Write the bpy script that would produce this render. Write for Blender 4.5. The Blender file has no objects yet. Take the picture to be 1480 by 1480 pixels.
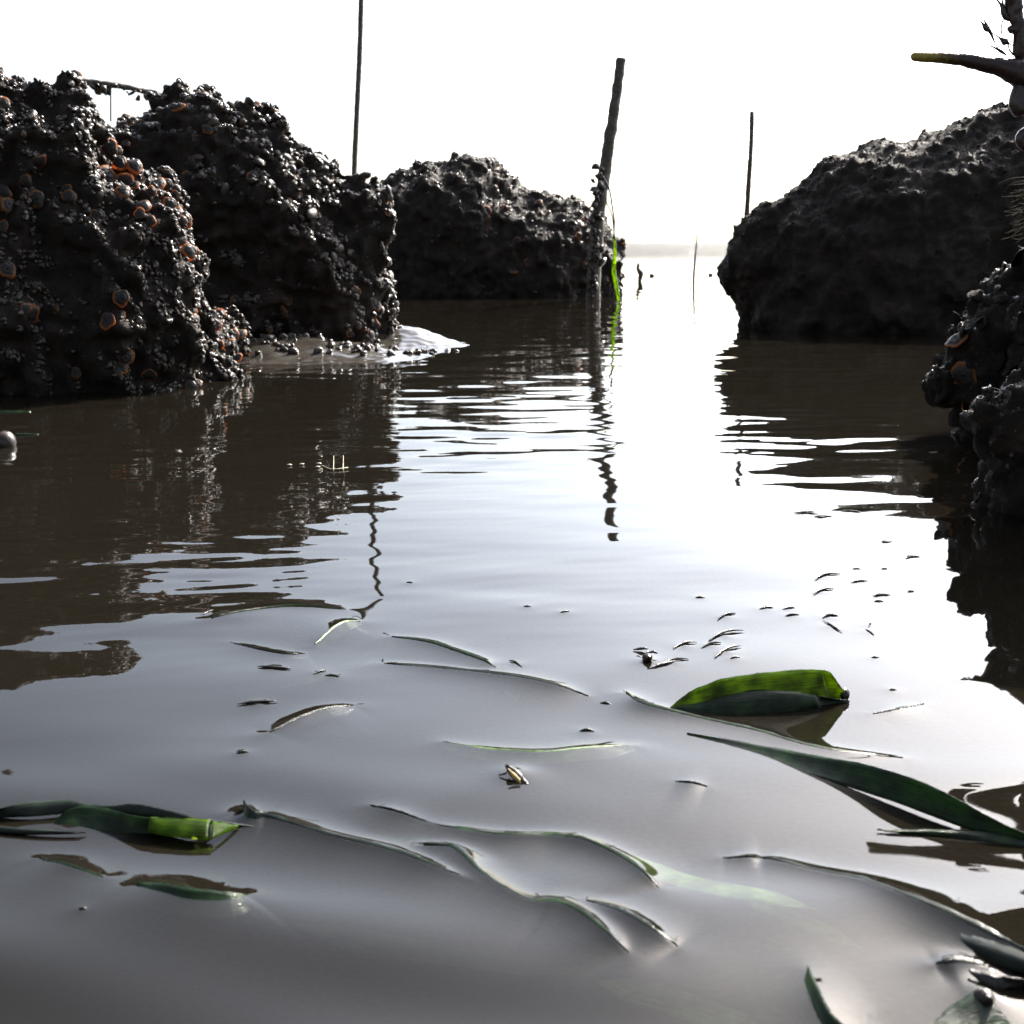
import bpy, math, random
import numpy as np
from mathutils import Vector, Matrix
rng = np.random.default_rng(7); random.seed(7)
S = bpy.context.scene; C = S.collection

# ------------------------------------------------------------------ camera, sky, sun, exposure
FPX = 1786.0; PITCH = math.radians(12.3); CAMH = 0.15
cd = bpy.data.cameras.new('camera'); cam = bpy.data.objects.new('camera', cd); C.objects.link(cam)
cam.location = (0, 0, CAMH); cam.rotation_euler = (math.pi/2 - PITCH, 0, 0)
cd.sensor_width = 36; cd.lens = 36*FPX/1480; cd.clip_start = 0.01; cd.clip_end = 20000
cd.dof.use_dof = True; cd.dof.focus_distance = 0.62; cd.dof.aperture_fstop = 46
S.camera = cam
SUN_AZ, SUN_EL = math.radians(36), math.radians(40)
w = bpy.data.worlds.new('World'); S.world = w; w.use_nodes = True
nt = w.node_tree; bg = nt.nodes['Background']
sky = nt.nodes.new('ShaderNodeTexSky'); sky.sky_type = 'NISHITA'; sky.sun_disc = False
sky.sun_elevation = SUN_EL; sky.sun_rotation = SUN_AZ; sky.air_density = 1.0; sky.dust_density = 2.0; sky.ozone_density = 1.0
hs = nt.nodes.new('ShaderNodeHueSaturation'); hs.inputs['Saturation'].default_value = 0.6
nt.links.new(sky.outputs[0], hs.inputs['Color']); 
# hazy air: the sky is brighter towards the sun than away from it
tcw = nt.nodes.new('ShaderNodeTexCoord'); dp = nt.nodes.new('ShaderNodeVectorMath'); dp.operation = 'DOT_PRODUCT'
dp.inputs[1].default_value = (math.sin(SUN_AZ)*math.cos(SUN_EL), math.cos(SUN_AZ)*math.cos(SUN_EL), math.sin(SUN_EL)); nt.links.new(tcw.outputs['Generated'], dp.inputs[0])
mxd = nt.nodes.new('ShaderNodeMath'); mxd.operation = 'MAXIMUM'; mxd.inputs[1].default_value = 0; nt.links.new(dp.outputs['Value'], mxd.inputs[0])
pw = nt.nodes.new('ShaderNodeMath'); pw.operation = 'POWER'; pw.inputs[1].default_value = 2.6; nt.links.new(mxd.outputs[0], pw.inputs[0])
ma = nt.nodes.new('ShaderNodeMath'); ma.operation = 'MULTIPLY_ADD'; ma.inputs[1].default_value = 1.5; ma.inputs[2].default_value = .25; nt.links.new(pw.outputs[0], ma.inputs[0])
vs = nt.nodes.new('ShaderNodeVectorMath'); vs.operation = 'SCALE'; nt.links.new(hs.outputs[0], vs.inputs[0]); nt.links.new(ma.outputs[0], vs.inputs['Scale']); nt.links.new(vs.outputs[0], bg.inputs[0])
bg.inputs[1].default_value = 0.15
sl = bpy.data.lights.new('sun', 'SUN'); sl.energy = 4.0; sl.angle = math.radians(0.5); sl.color = (1, .94, .85)
so = bpy.data.objects.new('sun', sl); C.objects.link(so)
sdir = Vector((math.sin(SUN_AZ)*math.cos(SUN_EL), math.cos(SUN_AZ)*math.cos(SUN_EL), math.sin(SUN_EL)))
so.rotation_euler = sdir.to_track_quat('Z', 'Y').to_euler()
S.view_settings.view_transform = 'Standard'; S.view_settings.look = 'None'; S.view_settings.gamma = 1
S.view_settings.exposure = 1.6
S.cycles.max_bounces = 8; S.cycles.transparent_max_bounces = 12; S.cycles.caustics_reflective = False; S.cycles.caustics_refractive = False

# ------------------------------------------------------------------ helpers
cp, sp = math.cos(PITCH), math.sin(PITCH)
def ray(px, py):
    a = (px-740)/FPX; b = (740-py)/FPX
    return np.array([a, cp + b*sp, -sp + b*cp])
def Wp(px, py, z=0.0):                       # point on the plane z
    r = ray(px, py); return np.array([0, 0, CAMH]) + r*((z-CAMH)/r[2])
def Dp(px, py, Y):                           # point at distance Y
    r = ray(px, py); return np.array([0, 0, CAMH]) + r*(Y/r[1])
def tag(o, label=None, cat=None, group=None, kind=None):
    if label: o['label'] = label
    if cat: o['category'] = cat
    if group: o['group'] = group
    if kind: o['kind'] = kind
    return o
def meshobj(name, V, F, mat=None, parent=None, smooth=True):
    me = bpy.data.meshes.new(name); V = np.asarray(V, dtype=np.float32)
    if isinstance(F, np.ndarray) and F.ndim == 2:
        k = F.shape[1]; me.vertices.add(len(V)); me.vertices.foreach_set('co', V.ravel())
        me.loops.add(F.size); me.loops.foreach_set('vertex_index', F.astype(np.int32).ravel())
        me.polygons.add(len(F)); me.polygons.foreach_set('loop_start', np.arange(0, F.size, k, dtype=np.int32))
        try: me.polygons.foreach_set('loop_total', np.full(len(F), k, dtype=np.int32))
        except Exception: pass
        me.update(calc_edges=True)
    else:
        me.from_pydata([tuple(map(float, v)) for v in V], [], [tuple(map(int, f)) for f in F]); me.update()
    if smooth: me.polygons.foreach_set('use_smooth', np.ones(len(me.polygons), dtype=bool))
    if mat: me.materials.append(mat)
    o = bpy.data.objects.new(name, me); C.objects.link(o)
    if parent: o.parent = parent
    return o
def empty(name, loc):
    o = bpy.data.objects.new(name, None); C.objects.link(o); o.location = tuple(map(float, loc)); o.empty_display_size = .01
    return o
def localise(o):                             # move a mesh's origin to its own base centre
    me = o.data; n = len(me.vertices); co = np.empty(n*3, np.float32); me.vertices.foreach_get('co', co); co = co.reshape(-1, 3)
    c = np.array([(co[:, 0].min()+co[:, 0].max())/2, (co[:, 1].min()+co[:, 1].max())/2, co[:, 2].min()])
    me.vertices.foreach_set('co', (co-c).astype(np.float32).ravel()); me.update(); o.location = tuple(map(float, c)); return o
def under(root, *parts):                     # parent world-space meshes to an empty at the thing's base
    for p in parts:
        p.parent = root; p.matrix_parent_inverse = Matrix.Translation(-root.location)
# gradient noise
_perm = rng.permutation(256); _perm = np.concatenate([_perm, _perm, _perm])
_g = rng.normal(size=(256, 3)); _g /= np.linalg.norm(_g, axis=1)[:, None]
def noise3(P):
    P = np.asarray(P, float); i = np.floor(P).astype(int); f = P-i; i &= 255; u = f*f*f*(f*(f*6-15)+10); out = 0
    for a in (0, 1):
        for b in (0, 1):
            for c in (0, 1):
                h = _perm[_perm[_perm[(i[:, 0]+a) & 255]+((i[:, 1]+b) & 255)]+((i[:, 2]+c) & 255)]
                d = (_g[h]*(f-np.array([a, b, c]))).sum(1)
                wt = (u[:, 0] if a else 1-u[:, 0])*(u[:, 1] if b else 1-u[:, 1])*(u[:, 2] if c else 1-u[:, 2])
                out = out+d*wt
    return out*1.6
def smooth_poly(P, n):                       # Catmull-Rom resample
    P = np.asarray(P, float)
    if len(P) == 2: P = np.array([P[0], (P[0]*2+P[1])/3, (P[0]+2*P[1])/3, P[1]])
    Q = np.vstack([2*P[0]-P[1], P, 2*P[-1]-P[-2]]); m = len(P)-1; out = []
    L = np.concatenate([[0], np.cumsum(np.linalg.norm(np.diff(P[:, :2], axis=0), axis=1))]); L /= L[-1]
    for t in np.linspace(0, 1, n):
        k = min(np.searchsorted(L, t, side='right')-1, m-1); k = max(k, 0); u = (t-L[k])/max(L[k+1]-L[k], 1e-9)
        p0, p1, p2, p3 = Q[k], Q[k+1], Q[k+2], Q[k+3]
        out.append(.5*(2*p1+(p2-p0)*u+(2*p0-5*p1+4*p2-p3)*u*u+(3*p1-p0-3*p2+p3)*u**3))
    return np.array(out)

# ------------------------------------------------------------------ materials
def new_mat(name):
    m = bpy.data.materials.new(name); m.use_nodes = True; n = m.node_tree
    return m, n, n.nodes['Principled BSDF'], n.nodes['Material Output']
def N(n, t, **kw):
    x = n.nodes.new(t)
    for k, v in kw.items():
        if k in x.inputs: x.inputs[k].default_value = v
        else: setattr(x, k, v)
    return x
def ramp(n, src, stops):
    r = n.nodes.new('ShaderNodeValToRGB'); e = r.color_ramp.elements
    while len(e) < len(stops): e.new(.5)
    for i, (p, c) in enumerate(stops): e[i].position = p; e[i].color = (*c, 1) if len(c) == 3 else c
    n.links.new(src, r.inputs[0]); return r
def mat_noise(name, stops, rough=(.25, .6), scale=60, bump=.4, bdist=.002, bscale=300, coat=0, spec=.5):
    m, n, b, o = new_mat(name); tc = N(n, 'ShaderNodeTexCoord')
    a = N(n, 'ShaderNodeTexNoise', Scale=scale, Detail=6.0, Roughness=.6); n.links.new(tc.outputs['Object'], a.inputs[0])
    r = ramp(n, a.outputs[0], stops); n.links.new(r.outputs[0], b.inputs['Base Color'])
    c = N(n, 'ShaderNodeTexNoise', Scale=bscale, Detail=5.0, Roughness=.65); n.links.new(tc.outputs['Object'], c.inputs[0])
    mr = N(n, 'ShaderNodeMapRange'); mr.inputs[1].default_value = .35; mr.inputs[2].default_value = .65
    mr.inputs[3].default_value = rough[0]; mr.inputs[4].default_value = rough[1]
    n.links.new(c.outputs[0], mr.inputs[0]); n.links.new(mr.outputs[0], b.inputs['Roughness'])
    bp = N(n, 'ShaderNodeBump', Strength=bump, Distance=bdist); n.links.new(c.outputs[0], bp.inputs['Height']); n.links.new(bp.outputs[0], b.inputs['Normal'])
    b.inputs['Specular IOR Level'].default_value = spec; b.inputs['Coat Weight'].default_value = coat; b.inputs['Coat Roughness'].default_value = .08
    return m
M_rock = mat_noise('wet_mud_rock', [(.3, (.017, .0135, .011)), (.55, (.032, .025, .020)), (.75, (.065, .047, .034))], rough=(.45, .85), scale=35, bump=.8, bdist=.003, bscale=240, spec=.12)
M_crust = mat_noise('wet_shell_crust', [(.3, (.014, .011, .008)), (.5, (.04, .029, .021)), (.64, (.12, .08, .052)), (.76, (.3, .19, .11))], rough=(.08, .5), scale=90, bump=.6, bdist=.001, bscale=900, spec=.5, coat=.25)
M_snail = mat_noise('wet_periwinkle', [(.3, (.016, .012, .009)), (.55, (.045, .033, .024)), (.72, (.15, .1, .065))], rough=(.06, .3), scale=140, bump=.5, bdist=.0007, bscale=900, coat=.25, spec=.4)
M_mud = mat_noise('wet_mud', [(.3, (.035, .03, .025)), (.7, (.07, .06, .048))], rough=(.08, .28), scale=25, bump=.35, bdist=.003, bscale=60, coat=.6)
M_bed = mat_noise('mud_bed', [(.3, (.03, .026, .02)), (.7, (.06, .05, .038))], rough=(.6, .9), scale=10)
M_wood = mat_noise('weathered_wood', [(.3, (.05, .04, .03)), (.7, (.18, .145, .11))], rough=(.45, .8), scale=120, bump=.8, bdist=.004, bscale=160)
M_wrack = mat_noise('brown_wrack', [(.3, (.03, .018, .014)), (.7, (.07, .04, .03))], rough=(.2, .45), scale=90, bump=.3, bdist=.001, bscale=400, coat=.3)
M_debris = mat_noise('dark_debris', [(.3, (.015, .014, .012)), (.7, (.05, .045, .035))], rough=(.15, .4), scale=200)
M_straw = mat_noise('pale_straw', [(.3, (.3, .24, .14)), (.7, (.5, .42, .28))], rough=(.3, .5), scale=200)
# shells with a rust-coloured rim (attribute 'rim' runs from 0 in the middle to 1 at the lip)
def mat_rim():
    m, n, b, o = new_mat('oyster_shell'); at = N(n, 'ShaderNodeAttribute'); at.attribute_name = 'rim'
    tc = N(n, 'ShaderNodeTexCoord'); a = N(n, 'ShaderNodeTexNoise', Scale=260.0, Detail=4.0); n.links.new(tc.outputs['Object'], a.inputs[0])
    ad = N(n, 'ShaderNodeMath', operation='MULTIPLY_ADD'); ad.inputs[1].default_value = .35; ad.inputs[2].default_value = -.17
    n.links.new(a.outputs[0], ad.inputs[0]); s = N(n, 'ShaderNodeMath', operation='ADD'); n.links.new(at.outputs['Fac'], s.inputs[0]); n.links.new(ad.outputs[0], s.inputs[1])
    r = ramp(n, s.outputs[0], [(0, (.012, .011, .010)), (.74, (.03, .024, .02)), (.86, (.26, .10, .03)), (1, (.55, .24, .08))]); n.links.new(r.outputs[0], b.inputs['Base Color'])
    b.inputs['Roughness'].default_value = .45; b.inputs['Specular IOR Level'].default_value = .3
    tr = N(n, 'ShaderNodeBsdfTranslucent'); tr.inputs[0].default_value = (.8, .3, .08, 1)
    rr = ramp(n, s.outputs[0], [(0, (0, 0, 0)), (.78, (0, 0, 0)), (.95, (.55, .55, .55))]); mx = N(n, 'ShaderNodeMixShader')
    n.links.new(rr.outputs[0], mx.inputs[0]); n.links.new(b.outputs[0], mx.inputs[1]); n.links.new(tr.outputs[0], mx.inputs[2]); n.links.new(mx.outputs[0], o.inputs[0])
    return m
M_oyster = mat_rim()
def mat_leaf(name, base, trans, tw=.5, rough=.24):
    m, n, b, o = new_mat(name); uv = N(n, 'ShaderNodeUVMap'); uv.uv_map = 'UVMap'
    mp = N(n, 'ShaderNodeMapping'); mp.inputs['Scale'].default_value = (2.2, 34, 1); n.links.new(uv.outputs[0], mp.inputs[0])
    a = N(n, 'ShaderNodeTexNoise', Scale=1.0, Detail=5.0, Roughness=.6); n.links.new(mp.outputs[0], a.inputs[0])
    tc = N(n, 'ShaderNodeTexCoord'); blot = N(n, 'ShaderNodeTexNoise', Scale=140.0, Detail=4.0); n.links.new(tc.outputs['Object'], blot.inputs[0])
    am = N(n, 'ShaderNodeMath', operation='ADD'); n.links.new(a.outputs[0], am.inputs[0]); n.links.new(blot.outputs[0], am.inputs[1])
    h = N(n, 'ShaderNodeMath', operation='MULTIPLY'); h.inputs[1].default_value = .5; n.links.new(am.outputs[0], h.inputs[0])
    dk = tuple(c*.22 for c in base); r = ramp(n, h.outputs[0], [(.36, dk), (.52, base), (.66, tuple(min(1, c*2.8) for c in base))]); n.links.new(r.outputs[0], b.inputs['Base Color'])
    b.inputs['Roughness'].default_value = rough; b.inputs['Specular IOR Level'].default_value = .3; b.inputs['Coat Weight'].default_value = .12; b.inputs['Coat Roughness'].default_value = .06
    bp = N(n, 'ShaderNodeBump', Strength=.35, Distance=.0006); n.links.new(a.outputs[0], bp.inputs['Height']); n.links.new(bp.outputs[0], b.inputs['Normal'])
    tr = N(n, 'ShaderNodeBsdfTranslucent'); dt = tuple(c*.25 for c in trans); r2 = ramp(n, h.outputs[0], [(.38, dt), (.6, trans)]); n.links.new(r2.outputs[0], tr.inputs[0])
    mx = N(n, 'ShaderNodeMixShader'); mx.inputs[0].default_value = tw
    n.links.new(b.outputs[0], mx.inputs[1]); n.links.new(tr.outputs[0], mx.inputs[2]); n.links.new(mx.outputs[0], o.inputs[0]); return m
M_leaf = mat_leaf('eelgrass', (.012, .028, .008), (.08, .2, .012), .3)
M_leafbright = mat_leaf('eelgrass_bright', (.03, .05, .006), (.32, .46, .015), .55)
M_lime = mat_leaf('eelgrass_lime', (.08, .14, .01), (.62, .9, .03), .7)
M_leafdark = mat_leaf('eelgrass_dark', (.010, .016, .009), (.02, .05, .012), .15)
M_leafpale = mat_leaf('eelgrass_pale', (.12, .2, .06), (.2, .36, .08), .3)
def mat_tip():
    m, n, b, o = new_mat('yellow_tipped_wrack'); at = N(n, 'ShaderNodeAttribute'); at.attribute_name = 'rim'
    tc = N(n, 'ShaderNodeTexCoord'); a = N(n, 'ShaderNodeTexNoise', Scale=500.0, Detail=3.0); n.links.new(tc.outputs['Object'], a.inputs[0])
    ad = N(n, 'ShaderNodeMath', operation='MULTIPLY_ADD'); ad.inputs[1].default_value = .5; ad.inputs[2].default_value = -.25; n.links.new(a.outputs[0], ad.inputs[0])
    s = N(n, 'ShaderNodeMath', operation='ADD'); n.links.new(at.outputs['Fac'], s.inputs[0]); n.links.new(ad.outputs[0], s.inputs[1])
    r = ramp(n, s.outputs[0], [(.5, (.05, .028, .022)), (.68, (.16, .09, .02)), (.85, (.4, .3, .05))]); n.links.new(r.outputs[0], b.inputs['Base Color'])
    b.inputs['Roughness'].default_value = .35; b.inputs['Subsurface Weight'].default_value = .3; b.inputs['Subsurface Radius'].default_value = (.003, .002, .0005); b.inputs['Subsurface Scale'].default_value = 1
    bp = N(n, 'ShaderNodeBump', Strength=.3, Distance=.001); n.links.new(a.outputs[0], bp.inputs['Height']); n.links.new(bp.outputs[0], b.inputs['Normal']); return m
M_tip = mat_tip()
def mat_water():
    m = bpy.data.materials.new('turbid_water'); m.use_nodes = True; n = m.node_tree; n.nodes.clear(); o = N(n, 'ShaderNodeOutputMaterial')
    geo = N(n, 'ShaderNodeNewGeometry'); sx = N(n, 'ShaderNodeSeparateXYZ'); n.links.new(geo.outputs['Position'], sx.inputs[0])
    # fine wind ripples out on the open water
    mp = N(n, 'ShaderNodeMapping'); mp.inputs['Scale'].default_value = (1.2, 2.2, 1); n.links.new(geo.outputs['Position'], mp.inputs[0])
    nz = N(n, 'ShaderNodeTexNoise', Scale=2.2, Detail=6.0, Roughness=.6); n.links.new(mp.outputs[0], nz.inputs[0])
    mr = N(n, 'ShaderNodeMapRange'); mr.inputs[1].default_value = 7; mr.inputs[2].default_value = 16; mr.inputs[3].default_value = 0; mr.inputs[4].default_value = 1.0; n.links.new(sx.outputs[1], mr.inputs[0])
    bp = N(n, 'ShaderNodeBump', Distance=.18); n.links.new(mr.outputs[0], bp.inputs['Strength']); n.links.new(nz.outputs[0], bp.inputs['Height'])
    gl = N(n, 'ShaderNodeBsdfGlossy'); gl.inputs['Roughness'].default_value = .02; gl.inputs['Color'].default_value = (1, 1, 1, 1); n.links.new(bp.outputs[0], gl.inputs['Normal'])
    fr = N(n, 'ShaderNodeFresnel', IOR=1.333); n.links.new(bp.outputs[0], fr.inputs['Normal'])
    df = N(n, 'ShaderNodeBsdfDiffuse'); df.inputs[0].default_value = (.024, .020, .0135, 1); tp = N(n, 'ShaderNodeBsdfTransparent')
    mx = N(n, 'ShaderNodeMixShader'); mx.inputs[0].default_value = .66; n.links.new(df.outputs[0], mx.inputs[1]); n.links.new(tp.outputs[0], mx.inputs[2])
    m2 = N(n, 'ShaderNodeMixShader'); n.links.new(fr.outputs[0], m2.inputs[0]); n.links.new(mx.outputs[0], m2.inputs[1]); n.links.new(gl.outputs[0], m2.inputs[2]); n.links.new(m2.outputs[0], o.inputs[0])
    va = N(n, 'ShaderNodeVolumeAbsorption', Density=170.0); va.inputs[0].default_value = (.3, .32, .15, 1); n.links.new(va.outputs[0], o.inputs['Volume'])
    return m
M_water = mat_water()

# ------------------------------------------------------------------ eelgrass definitions (ridges raise the water film around them)
# (points px,py ; blade edge height mm list ; water dome mm list ; width mm ; material ; label)
RIDGES = [
 dict(p=[(350,1121),(357,1140),(367,1160),(385,1173),(420,1190),(480,1209),(560,1228),(620,1250),(685,1277)], hz=[11,9,6,3,1.4,1.3,1.3,1.2,.3], B=[1.4,2.0,2.0,1.9,2,2.0,1.9,1.7,.6], w=8, m='dark',
      l='long dark eelgrass blade with an upturned torn tip at its upper left end'),
 dict(p=[(612,1216),(650,1222),(672,1235),(695,1262),(735,1290),(770,1306),(805,1310),(845,1328),(880,1358),(908,1384)], hz=[1.2,1.4,1.6,.8,.3,.3,.8,1.4,1.2,.2], B=[.8,1.6,1.8,1.5,1.3,1.3,1.7,1.9,1.7,.5], w=9, m='leaf',
      l='twisted green eelgrass blade snaking down past the dark blade with the torn tip'),
 dict(p=[(535,1163),(575,1172),(622,1188)], hz=[.6,1.1,.3], B=[.4,1,.5], w=4, m='dark', l='short thin eelgrass sliver lying above the middle of the dark torn-tipped blade'),
 dict(p=[(620,1188),(720,1204),(800,1206),(850,1214),(900,1238),(930,1262),(952,1285)], hz=[.3,.8,.8,1.2,1.5,1.3,.2], B=[.5,1.5,1.6,1.9,2,1.7,.4], w=8, m='leaf', l='eelgrass blade arching beneath the water film left of the frayed pale blade'),
 dict(p=[(847,1306),(900,1326),(945,1352),(980,1374)], hz=[.5,1.2,1.2,.2], B=[.6,1.7,1.6,.3], w=8, m='dark', l='short dark eelgrass blade with ragged edge parallel to the tail of the twisted green blade'),
 dict(p=[(566,919),(620,924),(670,938),(700,950),(716,964)], hz=[.8,2.2,2.6,2.2,.3], B=[.4,1.1,1.2,1.0,.3], w=8, m='leaf', l='curved green eelgrass blade rising above the surface, farthest of the long blades'),
 dict(p=[(556,957),(640,966),(740,980),(800,992),(850,1006)], hz=[.5,1,1.2,1.1,.2], B=[.3,1.2,1.5,1.4,.3], w=8, m='dark', l='straight dark eelgrass blade just in front of the curved green one'),
 dict(p=[(455,928),(480,908),(500,900),(522,900)], hz=[1.0,1.4,1,.2], B=[.3,.8,.8,.2], w=7, m='pale', l='short pale green eelgrass tip showing just under the surface'),
 dict(p=[(333,927),(380,936),(415,942),(446,942)], hz=[.4,1.2,1.0,.2], B=[.2,.6,.6,.1], w=4, m='dark', l='thin dark eelgrass piece left of the short pale green tip'),
 dict(p=[(390,1056),(430,1038),(470,1024),(512,1018)], hz=[.8,1.3,1.2,.3], B=[.4,1.2,1.2,.3], w=6, m='dark', l='lone dark eelgrass sliver slanting up to the right above the torn-tipped blade'),
 dict(p=[(305,893),(340,886),(400,876),(440,874),(500,882)], hz=[1.2,1.2,1.6,1.9,.3], B=[.4,.8,.8,.8,.2], w=5, m='leaf', l='thin green eelgrass strand where the left reflection ends'),
 dict(p=[(640,1072),(720,1085),(790,1089),(850,1083),(915,1078)], hz=[-.2,.0,.2,.2,-.2], B=[.3,.7,.9,.9,.3], w=7, m='pale', l='pale submerged eelgrass blade between the brown pod and the big green arch'),
 dict(p=[(1045,1234),(1085,1233),(1102,1237)], hz=[.3,.9,.2], B=[.4,1,.4], w=4, m='dark', l='little dark sliver at the upper end of the long ridge blade'),
 dict(p=[(1098,1234),(1125,1240),(1180,1257),(1240,1274),(1290,1298),(1350,1324),(1400,1345),(1450,1368),(1495,1392)], hz=[.5,1.0,.8,.8,1.0,1.2,1.5,1.6,1.4], B=[.5,1.3,1.6,2.0,2.2,2.4,2.5,2.5,2.2], w=10, m='dark', l='long dark eelgrass blade humping the water toward the lower right corner'),
 dict(p=[(1168,1378),(1185,1400),(1205,1430),(1235,1460),(1262,1490)], hz=[5,7,7.5,6,4], B=[.4,.8,.9,.8,.6], w=7, m='leaf', l='green eelgrass blade sticking up at the bottom edge'),
 dict(p=[(905,996),(920,1012),(940,1021),(970,1028),(1030,1040),(1100,1056),(1160,1074),(1225,1087),(1305,1095)], hz=[2.2,1.6,1.4,1.4,1.5,1.4,1.2,.9,.2], B=[.8,1.6,1.8,1.6,1.2,1.0,.9,.9,.3], w=9, m='leaf', l='eelgrass blade lying under the big green arch and running out to its right'),
 dict(p=[(58,1236),(100,1250),(150,1268)], hz=[.4,1,.3], B=[.4,1.1,.4], w=6, m='leaf', l='small dark eelgrass sliver below the left green tangle'),
 dict(p=[(198,1273),(240,1269),(280,1274),(330,1287),(358,1300)], hz=[2,5,6,4,.2], B=[.4,1.0,1.1,.9,.3], w=9, m='leaf', l='broad dark eelgrass tip humped above the water below the left green tangle'),
 dict(p=[(976,1131),(1000,1132),(1022,1139)], hz=[.4,1.0,.2], B=[.2,.6,.2], w=4, m='dark', l='tiny curled blade tip between the brown pod and the big dark arch'),
 dict(p=[(1262,1031),(1300,1023),(1335,1018)], hz=[.5,1.0,.2], B=[.3,.6,.2], w=4, m='dark', l='slim dark sliver floating right of the big green arch'),
 dict(p=[(1352,1398),(1375,1391),(1410,1396),(1435,1406)], hz=[1.0,2.0,1.5,.5], B=[1,1.8,1.6,1], w=9, m='dark', l='wrinkled dark blade end in the lower right corner'),
]
SUBM = [  # blades wholly below the surface: (points, depth mm, width mm, material, label)
 ([(905,1228),(950,1255),(1010,1272),(1080,1290),(1180,1320)], 0.9, 7, 'pale', 'pale frayed eelgrass blade under water right of the arching blade'),
 ([(1070,1300),(1150,1335),(1240,1375)], 0.3, 5, 'lime', 'bright yellow-green eelgrass strip under the water at the lower right'),
 ([(420,1330),(560,1362),(700,1378),(860,1400)], 2.5, 9, 'leaf', 'faint dark green eelgrass blade under water near the bottom edge'),
 ([(860,1405),(1000,1440),(1120,1480)], 3.0, 9, 'pale', 'faint olive eelgrass blade under water at the bottom edge'),
 ([(520,905),(560,925),(480,960),(400,985)], 3.0, 8, 'pale', 'faint pale eelgrass under water beside the short pale green tip'),
 ([(1090,890),(1150,935),(1220,960)], 3.0, 8, 'pale', 'faint pale eelgrass under water behind the big green arch'),
 ([(700,950),(735,985),(745,1010)], 2.0, 6, 'pale', 'pale eelgrass end under water at the tip of the farthest curved blade'),
]
MATS = dict(lime=M_lime, dark=M_leafdark, leaf=M_leaf, pale=M_leafpale, bright=M_leafbright)
POINTS = []                                   # local meniscus bumps round small floating things: x, y, height, radius

# floating scraps (px, py, length px, curl, angle deg)
SCRAPS = [(1196,834,46,.25,-12),(1190,855,38,.25,-14),(1140,880,20,.1,-8),(1108,880,22,.2,-5),(1145,890,22,.1,-5),(1200,893,26,.4,-8),(1203,906,24,-.1,55),(1274,861,28,.05,-3),
 (1270,870,14,.1,0),(1257,905,12,.2,-35),(1257,914,11,-.2,60),(1265,952,12,.1,0),(1242,841,26,.1,-5),(1281,785,14,.1,0),(1238,823,12,.1,0),(1278,823,10,.1,0),(1318,807,22,.2,-8),
 (1316,856,10,.1,0),(1050,892,34,.3,-18),(1050,920,62,.35,-16),(1028,935,34,.3,-15),(1052,945,52,.3,-22),(1062,954,16,.2,-8),(990,935,40,.3,-15),(975,960,46,.3,-12),(1395,984,14,.1,0),
 (372,1016,56,.05,-5),(396,966,52,-.05,4),(480,978,22,.1,3),(350,1091,18,.2,-8),(120,1320,14,0,0),(1012,863,14,.1,0),(816,886,14,.1,-10),(762,879,12,.1,0),(1165,742,34,.05,2),(592,843,10,.1,0),
 (905,1038,1,0,0),(848,1057,22,.3,0),(876,1018,18,.2,10),(745,960,22,.3,30),(462,973,18,.2,-20),(1290,1000,12,.1,0),(300,888,14,0,-40),(1230,740,30,.1,4),(1185,748,16,0,4)]
for (x, y, L, cu, an) in SCRAPS:
    if L > 4:
        q = Wp(x, y); POINTS.append((q[0], q[1], (.00025+.000008*min(L, 40)), .0035))
POINTS.append((*Wp(748, 1122)[:2], .0016, .006)); POINTS.append((*Wp(938, 958)[:2], .0012, .006)); POINTS.append((*Wp(1420, 1440)[:2], .002, .010))

# ------------------------------------------------------------------ water surface
waves = []
wr = np.random.default_rng(21)
for k in range(64):
    lam = .012*(14**wr.random()); th = wr.normal(0, .38)+math.pi/2+.10; kk = 2*math.pi/lam
    waves.append((kk*math.cos(th), kk*math.sin(th), wr.random()*6.28, .0036*(1.0 if lam > .05 else 1.25)/kk))
def wave_h(x, y):
    h = np.zeros_like(x)
    env = .7+2.6*np.clip(noise3(np.stack([x.ravel()*5.1, y.ravel()*6.3, 0*x.ravel()+.5], 1)).reshape(x.shape), -.12, 1)
    env2 = .75+2.4*np.clip(noise3(np.stack([x.ravel()*3.3+9, y.ravel()*3.9+4, 0*x.ravel()+3.5], 1)).reshape(x.shape), -.15, 1)
    for i, (kx, ky, ph, a) in enumerate(waves):
        fade = np.ones_like(x) if math.hypot(kx, ky) < 120 else np.clip((y-.36-.5*(x+.05))/.30, .08, 1.15)   # calm, smooth film close by among the weed
        h += a*fade*(env if i % 2 else env2)*np.sin(kx*x+ky*y+ph)
    h += (.0011*np.sin(78*(y-.12*x)+.9+1.2*np.sin(9*x))+.0003*np.sin(160*(y+.2*x)+2*np.sin(14*x+1)))*np.clip((.36-y)/.1, 0, 1)
    return h
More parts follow.
